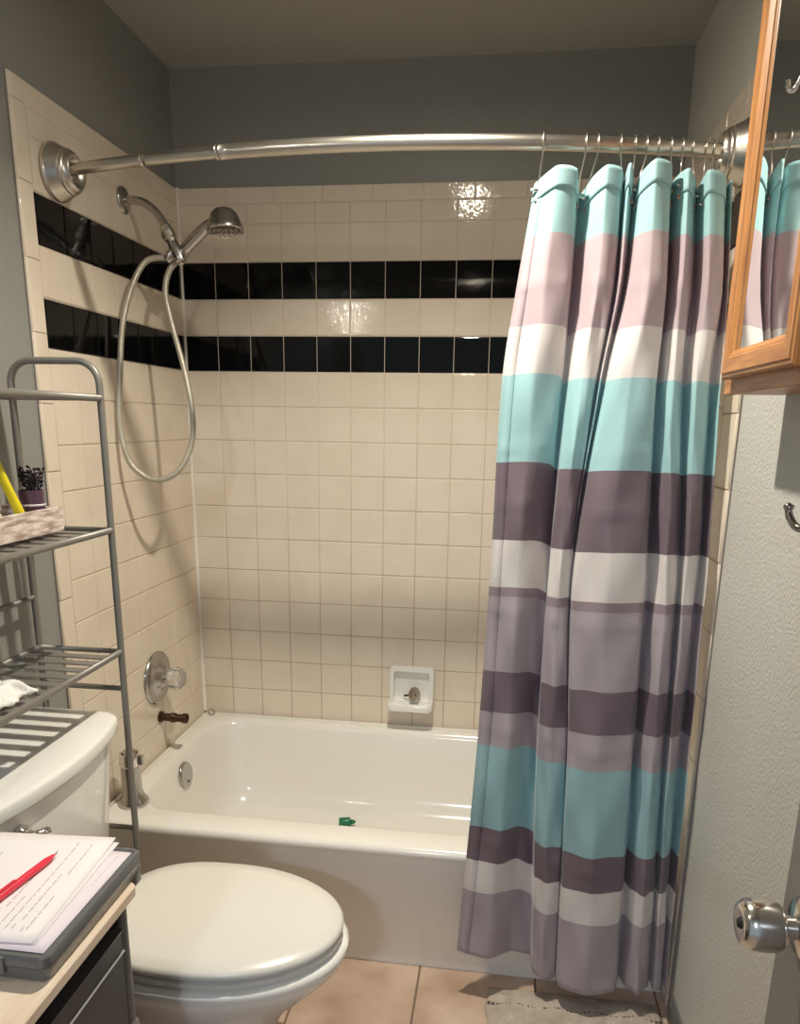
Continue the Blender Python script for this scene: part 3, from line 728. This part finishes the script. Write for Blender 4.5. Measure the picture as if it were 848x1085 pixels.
# packet
pk = nb(); pc = V((.124, -1.165, SZ + .007))
def pl(w, t, z): return [pc + V((t * math.cos(a), w * math.sin(a) - z * .5, z)) for a in [2 * PI * k / 24 for k in range(24)]]
loft(pk, [pl(.045, .016, 0), pl(.047, .020, .02), pl(.042, .018, .05), pl(.030, .011, .075), pl(.012, .002, .092)])
o = finish(pk, 'wipes_packet', M['packet'], None, smooth_angle=50); origin_to(o, pc); tag(o, 'pale green and white packet slumped in the wooden box', 'packet')

# crumpled cloth on the lower shelf
bm = nb(); rows_ = []
for i in range(27):
    r_ = []
    for k in range(35):
        u_ = i / 26; v_ = k / 34
        x_ = .125 + .075 * u_ + .006 * math.sin(v_ * 17); y_ = -1.195 - .155 * v_ + .006 * math.sin(u_ * 13 + v_ * 5)
        e = min(1, 5 * min(u_, 1 - u_)) * min(1, 6 * min(v_, 1 - v_)); e = e ** .7
        z_ = .8905 + e * (.020 + .006 * math.sin(u_ * 9 + v_ * 6) + .004 * math.sin(v_ * 31 + u_ * 11)) + .0018 * (1 + math.sin(v_ * 55 + u_ * 33))
        r_.append(bm.verts.new((x_, y_, z_)))
    rows_.append(r_)
for i in range(26):
    for k in range(34): bm.faces.new((rows_[i][k], rows_[i + 1][k], rows_[i + 1][k + 1], rows_[i][k + 1])).smooth = True
o = finish(bm, 'crumpled_cloth', M['cloth'], None, solid=.0015); origin_to(o, (.16, -1.27, .8905)); tag(o, 'white crumpled cloth on the lower rack shelf', 'cloth')

# ------------------------------------------------------------------ drawer cart with wood top
CZT = .715; cx0, cx1, cy1, cy0 = .11, .528, -1.477, -1.88
ct = thing('drawer_cart', 'charcoal drawer cart with pale wood top beside the toilet', 'cart', ((cx0 + cx1) / 2, (cy0 + cy1) / 2, 0))
bm = nb(); loft(bm, [rrect(cx0 + .002, cx1 - .002, cy0 + .002, cy1 - .002, .010, CZT - .018, 4), rrect(cx0, cx1, cy0, cy1, .012, CZT - .016, 4), rrect(cx0, cx1, cy0, cy1, .012, CZT - .002, 4), rrect(cx0 + .002, cx1 - .002, cy0 + .002, cy1 - .002, .010, CZT, 4)])
finish(bm, 'wood_top', M['wood_top'], ct, smooth_angle=40)['label'] = 'pale wood top'
fx1 = .512; fy1 = cy1 - .006; fy0 = cy0 + .006
bm = nb()
for (xx, yy) in ((cx0 + .015, fy0 + .008), (cx0 + .015, fy1 - .008), (fx1 - .008, fy0 + .008), (fx1 - .008, fy1 - .008)):
    tube(bm, [(xx, yy, .055), (xx, yy, CZT - .018)], .009, 12)
box(bm, (cx0 + .01, fy0 + .002, CZT - .028), (fx1, fy1 - .002, CZT - .018)); box(bm, (cx0 + .01, fy0 + .002, .055), (fx1, fy1 - .002, .07))
box(bm, (cx0 + .004, fy0 + .002, .06), (cx0 + .012, fy1 - .002, CZT - .02))
finish(bm, 'frame', M['drawer_edge'], ct, smooth_angle=40)
bm = nb(); box(bm, (cx0 + .012, fy1 - .006, .07), (fx1 - .016, fy1 - .002, CZT - .028)); finish(bm, 'side_panel', M['drawer'], ct)
bm = nb(); box(bm, (cx0 + .012, fy0 + .002, .07), (fx1 - .016, fy0 + .006, CZT - .028)); finish(bm, 'side_panel', M['drawer'], ct)
for z1, z0 in ((.660, .474), (.452, .277), (.255, .095)):
    bm = nb(); box(bm, (cx0 + .02, fy0 + .020, z0), (fx1 - .012, fy1 - .020, z1 - .035)); box(bm, (fx1 - .012, fy0 + .018, z0), (fx1 - .002, fy1 - .018, z1), .003)
    dr = finish(bm, 'drawer', M['drawer'], ct)
    bm = nb(); box(bm, (fx1 - .004, fy0 + .018, z1 - .047), (fx1 + .001, fy1 - .018, z1 - .044), .001, 1); finish(bm, 'front_ridge', M['clip_edge'], dr)
    bm = nb(); loft(bm, [[V((fx1 - .010 + a_ * .001, y, z1 - .006)), V((fx1 + .006, y, z1 - .004)), V((fx1 + .008, y, z1 + .002)), V((fx1 - .008, y, z1 + .004))] for a_, y in ((0, fy0 + .03), (0, fy1 - .03))], smooth=False); finish(bm, 'pull_lip', M['drawer'], dr)
for (xx, yy) in ((cx0 + .015, fy0 + .008), (cx0 + .015, fy1 - .008), (fx1 - .008, fy0 + .008), (fx1 - .008, fy1 - .008)):
    for zz in (.464, .266):
        bm = nb(); lathe(bm, (xx, yy, zz - .016), (0, 0, 1), [(0, .009), (.004, .0135), (.026, .0135), (.032, .009)], 16); finish(bm, 'post_collar', M['rack'], ct, smooth_angle=50)
for (xx, yy) in ((cx0 + .015, fy0 + .008), (cx0 + .015, fy1 - .008), (fx1 - .008, fy0 + .008), (fx1 - .008, fy1 - .008)):
    bm = nb(); lathe(bm, (xx, yy - .009, .0245), (0, 1, 0), [(0, .022), (.002, .0245), (.016, .0245), (.018, .022)], 24); box(bm, (xx - .006, yy - .012, .03), (xx + .006, yy + .012, .058), .002); finish(bm, 'caster', M['drawer'], ct, smooth_angle=40)

# ------------------------------------------------------------------ clipboard case with papers
cb = thing('clipboard_case', 'smoky grey plastic clipboard storage case on the wood cart top', 'clipboard', (.39, -1.55, CZT))
kx1, kx0, ky1, ky0 = .523, .262, -1.449, -1.688
zc = CZT
bm = nb()
loft(bm, [rrect(kx0 + .006, kx1 - .006, ky0 + .006, ky1 - .006, .010, zc + .0008, 5), rrect(kx0 + .004, kx1 - .004, ky0 + .004, ky1 - .004, .012, zc + .003, 5), rrect(kx0 + .001, kx1 - .001, ky0 + .001, ky1 - .001, .012, zc + .0215, 5)])
finish(bm, 'case_bottom', M['clip_grey'], cb, smooth_angle=40)
bm = nb()
loft(bm, [rrect(kx0 + .002, kx1 - .002, ky0 + .002, ky1 - .002, .012, zc + .0215, 5), rrect(kx0 + .002, kx1 - .002, ky0 + .002, ky1 - .002, .012, zc + .0235, 5)]); finish(bm, 'seam', M['clip_edge'], cb, smooth_angle=40)
bm = nb()
loft(bm, [rrect(kx0, kx1, ky0, ky1, .012, zc + .0235, 5), rrect(kx0, kx1, ky0, ky1, .012, zc + .0355, 5), rrect(kx0 + .002, kx1 - .002, ky0 + .002, ky1 - .002, .011, zc + .038, 5), rrect(kx0 + .005, kx1 - .005, ky0 + .005, ky1 - .005, .009, zc + .038, 5), rrect(kx0 + .008, kx1 - .008, ky0 + .008, ky1 - .008, .006, zc + .0350, 5)])
finish(bm, 'case_lid', M['clip_grey'], cb, smooth_angle=40)
for xx in (.33, .45):
    bm = nb(); box(bm, (xx - .018, ky0 - .004, zc + .012), (xx + .018, ky0 + .002, zc + .036), .002); finish(bm, 'latch', M['clip_grey'], cb, smooth_angle=40)
bm = nb(); box(bm, (kx1 - .022, ky1 - .020, zc - .014), (kx1 - .003, ky1 - .002, zc + .021), .002); finish(bm, 'hinge', M['clip_grey'], cb, smooth_angle=40)
def sheet(name, x0, x1, y0, y1, z, mat, rot, label, lines=None, corner=True):
    bm = nb(); cxm, cym = (x0 + x1) / 2, (y0 + y1) / 2; Rz = Matrix.Rotation(math.radians(rot), 3, 'Z')
    N = 10; top = []
    for i in range(N + 1):
        r_ = []
        for k in range(N + 1):
            p_ = V((x0 + (x1 - x0) * i / N - cxm, y0 + (y1 - y0) * k / N - cym, 0)); p_ = Rz @ p_
            zz = z + (.0035 * max(0, (k / N - .75) / .25) ** 2 * (1 if corner else 0))
            r_.append(bm.verts.new((cxm + p_.x, cym + p_.y, zz)))
        top.append(r_)
    for i in range(N):
        for k in range(N): bm.faces.new((top[i][k], top[i + 1][k], top[i + 1][k + 1], top[i][k + 1])).smooth = True
    base = V((cxm, cym, z)); th = None
    o = thing(name, label, 'paper', base)
    finish(bm, 'sheet', mat, o, solid=.0006)
    if lines:
        bm = nb()
        for (fx, f0, f1, w) in lines:    # text rows run along y
            xa = x0 + (x1 - x0) * fx - cxm
            f = f0
            while f < f1:
                g_ = min(f + random.uniform(.02, .07), f1)
                ya, yb = y0 + (y1 - y0) * f - cym, y0 + (y1 - y0) * g_ - cym
                if yb - ya > .0015:
                    q = []
                    for (px_, py_) in ((xa - w, ya), (xa + w, ya), (xa + w, yb), (xa - w, yb)):
                        p_ = Rz @ V((px_, py_, 0)); kf = (py_ + cym - y0) / (y1 - y0)
                        q.append(bm.verts.new((cxm + p_.x, cym + p_.y, z + .0005 + .0035 * (max(0, (kf - .75) / .25) ** 2 if corner else 0))))
                    bm.faces.new(q)
                f = g_ + random.uniform(.006, .016)
        finish(bm, 'printed_lines', M['print'], o)
    return o
zt = zc + .0357
sheet('pink_form', .300, .512, -1.677, -1.460, zt + .0008, M['paper_pink'], 0, 'lilac paper form inside the clipboard rim, under the white sheets', [(.93, .6, .95, .0003)], False)
sheet('paper_sheet', .272, .488, -1.672, -1.445, zt + .0021, M['paper'], 3.2, 'lower white sheet just showing under the printed form', None, False)
ls = []
for fx, a0_, a1_ in ((.10, .3, .8), (.20, .3, .8), (.30, .25, .8), (.60, .15, .35), (.665, .28, .86), (.72, .10, .38), (.77, .10, .93), (.81, .10, .16), (.83, .18, .60), (.87, .60, .92), (.875, .08, .13), (.90, .10, .40)):
    ls.append((fx, a0_, a1_, .0006))
sheet('printed_form', .2665, .4825, -1.674, -1.442, zt + .0034, M['paper'], 4.2, 'white printed form under the red pen, top sheet on the clipboard', ls)
# red pen
pn = thing('red_pen', 'red ballpoint pen lying on the white printed form', 'pen', (.385, -1.53, zt + .004))
pa = V((.413, -1.490, zt + .0105)); pb = V((.396, -1.614, zt + .0100)); d = (pb - pa); L_ = d.length; d.normalize()
bm = nb(); lathe(bm, pa, d, [(.006, .0016), (.012, .0032), (.022, .0048), (.060, .0052), (L_ - .015, .0052), (L_, .0048), (L_ + .001, 0)], 16); finish(bm, 'barrel', M['pen'], pn)
bm = nb(); lathe(bm, pa, d, [(0, .0004), (.002, .0010), (.007, .0017)], 10); finish(bm, 'tip', M['pen_tip'], pn)
bm = nb(); cl = pa + d * (L_ - .045); sdv = V((-d.y, d.x, 0)); q0 = cl + V((0, 0, .0062)); q1 = pa + d * (L_ - .004) + V((0, 0, .0066))
loft(bm, [[q + sdv * w_ + V((0, 0, h_)) for w_, h_ in ((-.002, 0), (.002, 0), (.002, .0016), (-.002, .0016))] for q in (q0, q1)], smooth=False); finish(bm, 'clip', M['pen'], pn)

# ------------------------------------------------------------------ medicine cabinet
dx = 1.380; dy1, dy0, dz0, dz1 = -1.060, -1.375, 1.459, 2.13
mc = thing('medicine_cabinet', 'oak medicine cabinet with mirror door on the right wall', 'cabinet', (W + .008, -1.21, 1.437))
bm = nb(); bxf = 1.400
box(bm, (bxf, dy1 + .034 - .018, 1.437), (W + .006, dy1 + .034, 2.15)); box(bm, (bxf, dy0 - .034, 1.437), (W + .006, dy0 - .016, 2.15))
box(bm, (bxf, dy0 - .016, 1.437), (W + .006, dy1 + .016, 1.452)); box(bm, (bxf, dy0 - .016, 2.135), (W + .006, dy1 + .016, 2.15)); box(bm, (W - .002, dy0 - .016, 1.45), (W + .006, dy1 + .016, 2.14))
finish(bm, 'carcass', M['oak'], mc)
bm = nb(); box(bm, (bxf - .0005, dy1 - .02, 1.4365), (bxf + .018, dy1 + .0345, 2.1505), .001, 1); box(bm, (bxf - .0005, dy0 - .0345, 1.4365), (bxf + .018, dy0 + .02, 2.1505), .001, 1)
box(bm, (bxf - .0005, dy0 + .02, 1.4365), (bxf + .018, dy1 - .02, 1.475), .001, 1); box(bm, (bxf - .0005, dy0 + .02, 2.11), (bxf + .018, dy1 - .02, 2.1505), .001, 1)
finish(bm, 'face_frame', M['oak_h'], mc)
# mitred moulded door frame
def frame_ring(t, d_): # t: inset from the door edge, d_: depth from front plane (towards wall positive)
    return [V((dx + d_, dy1 - t, dz0 + t)), V((dx + d_, dy0 + t, dz0 + t)), V((dx + d_, dy0 + t, dz1 - t)), V((dx + d_, dy1 - t, dz1 - t))]
prof = [(.0, .019), (0, .006), (.003, .003), (.007, .0025), (.009, 0), (.030, 0), (.032, .0025), (.035, .003), (.042, .0085), (.042, .0115), (.030, .019)]
door = bpy.data.objects.new('mirror_door', None); COL.objects.link(door); door.parent = mc
door.location = V((dx, dy0, dz0)) - mc.location
for nm, ks, mt in (('stile', (3, 0), 'oak'), ('stile', (1, 2), 'oak'), ('bottom_rail', (0, 1), 'oak_h'), ('top_rail', (2, 3), 'oak_h')):
    bm = nb(); A = [frame_ring(*p_)[ks[0]] for p_ in prof]; B = [frame_ring(*p_)[ks[1]] for p_ in prof]
    loft(bm, [A, B], smooth=False); finish(bm, nm, M[mt], door)
bm = nb(); box(bm, (dx + .0095, dy0 + .0405, dz0 + .0405), (dx + .013, dy1 - .0405, dz1 - .0405)); finish(bm, 'mirror', M['mirror'], door)
# small chrome hook stuck to the mirror
hk = thing('mirror_hook', 'small chrome hook stuck on the cabinet mirror', 'hook', (dx + .009, -1.300, 1.80))
bm = nb(); lathe(bm, (dx + .0093, -1.300, 1.805), (-1, 0, 0), [(0, .016), (.004, .016), (.006, .012), (.006, 0)], 20); finish(bm, 'pad', M['chrome'], hk)
bm = nb(); tube(bm, spline([(dx + .004, -1.300, 1.812), (dx - .004, -1.297, 1.80), (dx - .010, -1.292, 1.788), (dx - .015, -1.288, 1.790), (dx - .017, -1.286, 1.80)], 5), .003, 8); finish(bm, 'prong', M['chrome'], hk)

# robe hook on the wall below the cabinet
rh = thing('robe_hook', 'chrome robe hook on the right wall below the cabinet', 'hook', (W + .008, -1.235, 1.255))
bm = nb(); lathe(bm, (W + .008, -1.240, 1.246), (-1, 0, 0), [(0, .022), (.006, .022), (.010, .018), (.012, 0)], 24); finish(bm, 'backplate', M['hook_black'], rh, smooth_angle=50)
bm = nb(); tube(bm, spline([(W + .000, -1.240, 1.246), (W - .012, -1.236, 1.241), (W - .020, -1.224, 1.242), (W - .026, -1.212, 1.254), (W - .028, -1.207, 1.266)], 6), [.006] * 20 + [.0055] * 5, 10)
lathe(bm, (W - .028, -1.207, 1.264), (0, 0, 1), [(0, .004), (.003, .0075), (.008, .0075), (.012, 0)], 14)
finish(bm, 'prong', M['hook_black'], rh)

# ------------------------------------------------------------------ open door with knob
bm = nb(); box(bm, (1.3735, -2.40, .012), (1.4085, -1.600, 1.985), .002, 1); dr1 = struct(finish(bm, 'door_1', M['door']))
kc = V((1.3735, -1.662, .876))
bm = nb(); lathe(bm, kc, (-1, 0, 0), [(0, .032), (.004, .032), (.008, .029), (.010, .018), (.012, .0125), (.026, .0115)], 32); rs = finish(bm, 'knob_rose', M['knob'], dr1, smooth_angle=50)
bm = nb(); lathe(bm, kc, (-1, 0, 0), [(.022, .012), (.024, .020), (.027, .0235), (.032, .0260), (.044, .0268), (.056, .0262), (.062, .0245), (.066, .021), (.0672, .017), (.0655, .008), (.0655, 0)], 40); kb = finish(bm, 'door_knob', M['knob'], dr1, smooth_angle=45); kb['label'] = 'round satin nickel door knob'
bm = nb(); lathe(bm, kc + V((-.0648, 0, 0)), (-1, 0, 0), [(0, .0062), (.001, .0062), (.0015, .005), (.0035, .0048), (.004, 0)], 18); finish(bm, 'lock_button', M['dark_metal'], kb)
bm = nb(); box(bm, (1.380, -1.6006, .846), (1.402, -1.5985, .906)); finish(bm, 'latch_plate', M['knob'], dr1)
for zz in (.3, 1.75):
    bm = nb(); tube(bm, [(1.412, -2.395, zz - .04), (1.412, -2.395, zz + .04)], .006, 10); finish(bm, 'hinge', M['knob'], dr1)

# ------------------------------------------------------------------ bath mat
bm = nb(); mx0, mx1, my1, my0 = 1.056, 1.472, -.792, -1.42
NX, NY = 90, 110; gv = []
for i in range(NX + 1):
    r_ = []
    for k in range(NY + 1):
        u_ = i / NX; v_ = k / NY; x_ = mx0 + (mx1 - mx0) * u_; y_ = my1 + (my0 - my1) * v_
        x_ += .004 * math.sin(y_ * 60) * (1 if i in (0,) else .0)
        e = min(1, 14 * min(u_, 1 - u_)) * min(1, 18 * min(v_, 1 - v_))
        z_ = .003 + .010 * e ** .5 + random.uniform(0, .0035) * e
        r_.append(bm.verts.new((x_ + random.uniform(-.002, .002), y_ + random.uniform(-.0018, .0018), z_)))
    gv.append(r_)
for i in range(NX):
    for k in range(NY): bm.faces.new((gv[i][k], gv[i + 1][k], gv[i + 1][k + 1], gv[i][k + 1])).smooth = True
loop = [gv[i][0] for i in range(NX + 1)] + [gv[NX][k] for k in range(1, NY + 1)] + [gv[i][NY] for i in range(NX - 1, -1, -1)] + [gv[0][k] for k in range(NY - 1, 0, -1)]
low = [bm.verts.new((v_.co.x, v_.co.y, .0004)) for v_ in loop]
for k in range(len(loop)): bm.faces.new((loop[k], low[k], low[(k + 1) % len(loop)], loop[(k + 1) % len(loop)]))
bm.faces.new(low)
bmesh.ops.recalc_face_normals(bm, faces=bm.faces[:])
bt = thing('bath_mat', 'grey beige bath mat on the floor in front of the curtain', 'bath mat', ((mx0 + mx1) / 2, (my0 + my1) / 2, 0))
finish(bm, 'pile', M['mat'], bt)
bm = nb()
for k in range(40):
    xx = mx0 + (mx1 - mx0) * (k + .5) / 40; tube(bm, [(xx - .0035, -.853 - .004 * math.sin(k * .7), .0125), (xx + .0035, -.853 - .004 * math.sin(k * .7 + .4), .0125)], .0026, 6)
finish(bm, 'stitched_edge', M['mat_edge'], bt)

# ------------------------------------------------------------------ lamps (both above or behind the frame)
LX, LY, LZ = .85, -1.005, 2.295
cl = thing('ceiling_lamp', 'white round ceiling lamp with a downward lit lens', 'lamp', (LX, LY, H))
bm = nb(); lathe(bm, (LX, LY, H), (0, 0, -1), [(0, .085), (.012, .085), (.02, .06), (.06, .052), (.084, .052), (.086, .049), (.080, .040), (.080, 0)], 32); finish(bm, 'lamp_housing', M['lamp_metal'], cl, smooth_angle=45)
ld = bpy.data.lights.new('ceiling_lamp_light', 'AREA'); ld.shape = 'DISK'; ld.size = .05; ld.energy = 13.5; ld.color = (1., .925, .775); ld.spread = math.radians(132)
lo = bpy.data.objects.new('ceiling_lamp_light', ld); COL.objects.link(lo); lo.location = (0, 0, LZ - H - .0); lo.parent = cl
ld = bpy.data.lights.new('ceiling_lamp_spill', 'AREA'); ld.shape = 'DISK'; ld.size = .05; ld.energy = 4.6; ld.color = (1., .93, .785)
lo = bpy.data.objects.new('ceiling_lamp_spill', ld); COL.objects.link(lo); lo.location = (0, 0, LZ - H - .001); lo.parent = cl

vl = thing('vanity_lamp', 'globe wall lamp on the left wall', 'lamp', (-.008, -1.98, 1.98))
bm = nb(); lathe(bm, (-.008, -1.98, 1.98), (1, 0, 0), [(0, .06), (.012, .06), (.02, .03), (.06, .02), (.07, .028)], 28); finish(bm, 'wall_base', M['nickel'], vl, smooth_angle=45)
bm = nb(); bmesh.ops.create_uvsphere(bm, u_segments=32, v_segments=18, radius=.018, matrix=Matrix.Translation((.115, -1.98, 1.98)))
for f_ in bm.faces: f_.smooth = True
finish(bm, 'globe', M['lamp_glow'], vl)

hl = thing('hallway_lamp', 'flat round hallway ceiling lamp outside the doorway', 'lamp', (.66, -4.0, H))
bm = nb(); lathe(bm, (.66, -4.0, H), (0, 0, -1), [(0, .16), (.02, .16), (.03, .15), (.026, .14), (.026, 0)], 32); finish(bm, 'lamp_housing', M['lamp_metal'], hl, smooth_angle=45)
ld = bpy.data.lights.new('hallway_lamp_light', 'AREA'); ld.shape = 'DISK'; ld.size = .24; ld.energy = 32; ld.color = (.76, .87, 1.)
lo = bpy.data.objects.new('hallway_lamp_light', ld); COL.objects.link(lo); lo.location = (0, 0, -.034); lo.rotation_euler = (math.radians(50), 0, 0); lo.parent = hl
# ------------------------------------------------------------------ world: dim light of the hallway
w = bpy.data.worlds.new('World'); scene.world = w; w.use_nodes = True
bg = w.node_tree.nodes['Background']; bg.inputs['Color'].default_value = (.74, .87, 1., 1); bg.inputs['Strength'].default_value = .40

# ------------------------------------------------------------------ camera
cd = bpy.data.cameras.new('Camera'); cam = bpy.data.objects.new('Camera', cd); COL.objects.link(cam)
r = V((0.99111877, 0.13202452, 0.01590957)); u = V((-0.04720536, 0.23745468, 0.97025096)); f = V((-0.12431911, 0.96238495, -0.24157806))
R3 = Matrix((r, u, -f)).transposed()
cam.matrix_world = Matrix.Translation((1.03926481, -2.3742322, 1.3830786)) @ R3.to_4x4()
cd.sensor_fit = 'HORIZONTAL'; cd.sensor_width = 36.; cd.lens = 33.004; cd.shift_x = -.008377; cd.shift_y = .116261; cd.clip_start = .01
scene.camera = cam
vs_ = scene.view_settings; vs_.view_transform = 'Standard'; vs_.look = 'None'; vs_.exposure = 0.; vs_.gamma = 1.; vs_.use_curve_mapping = False
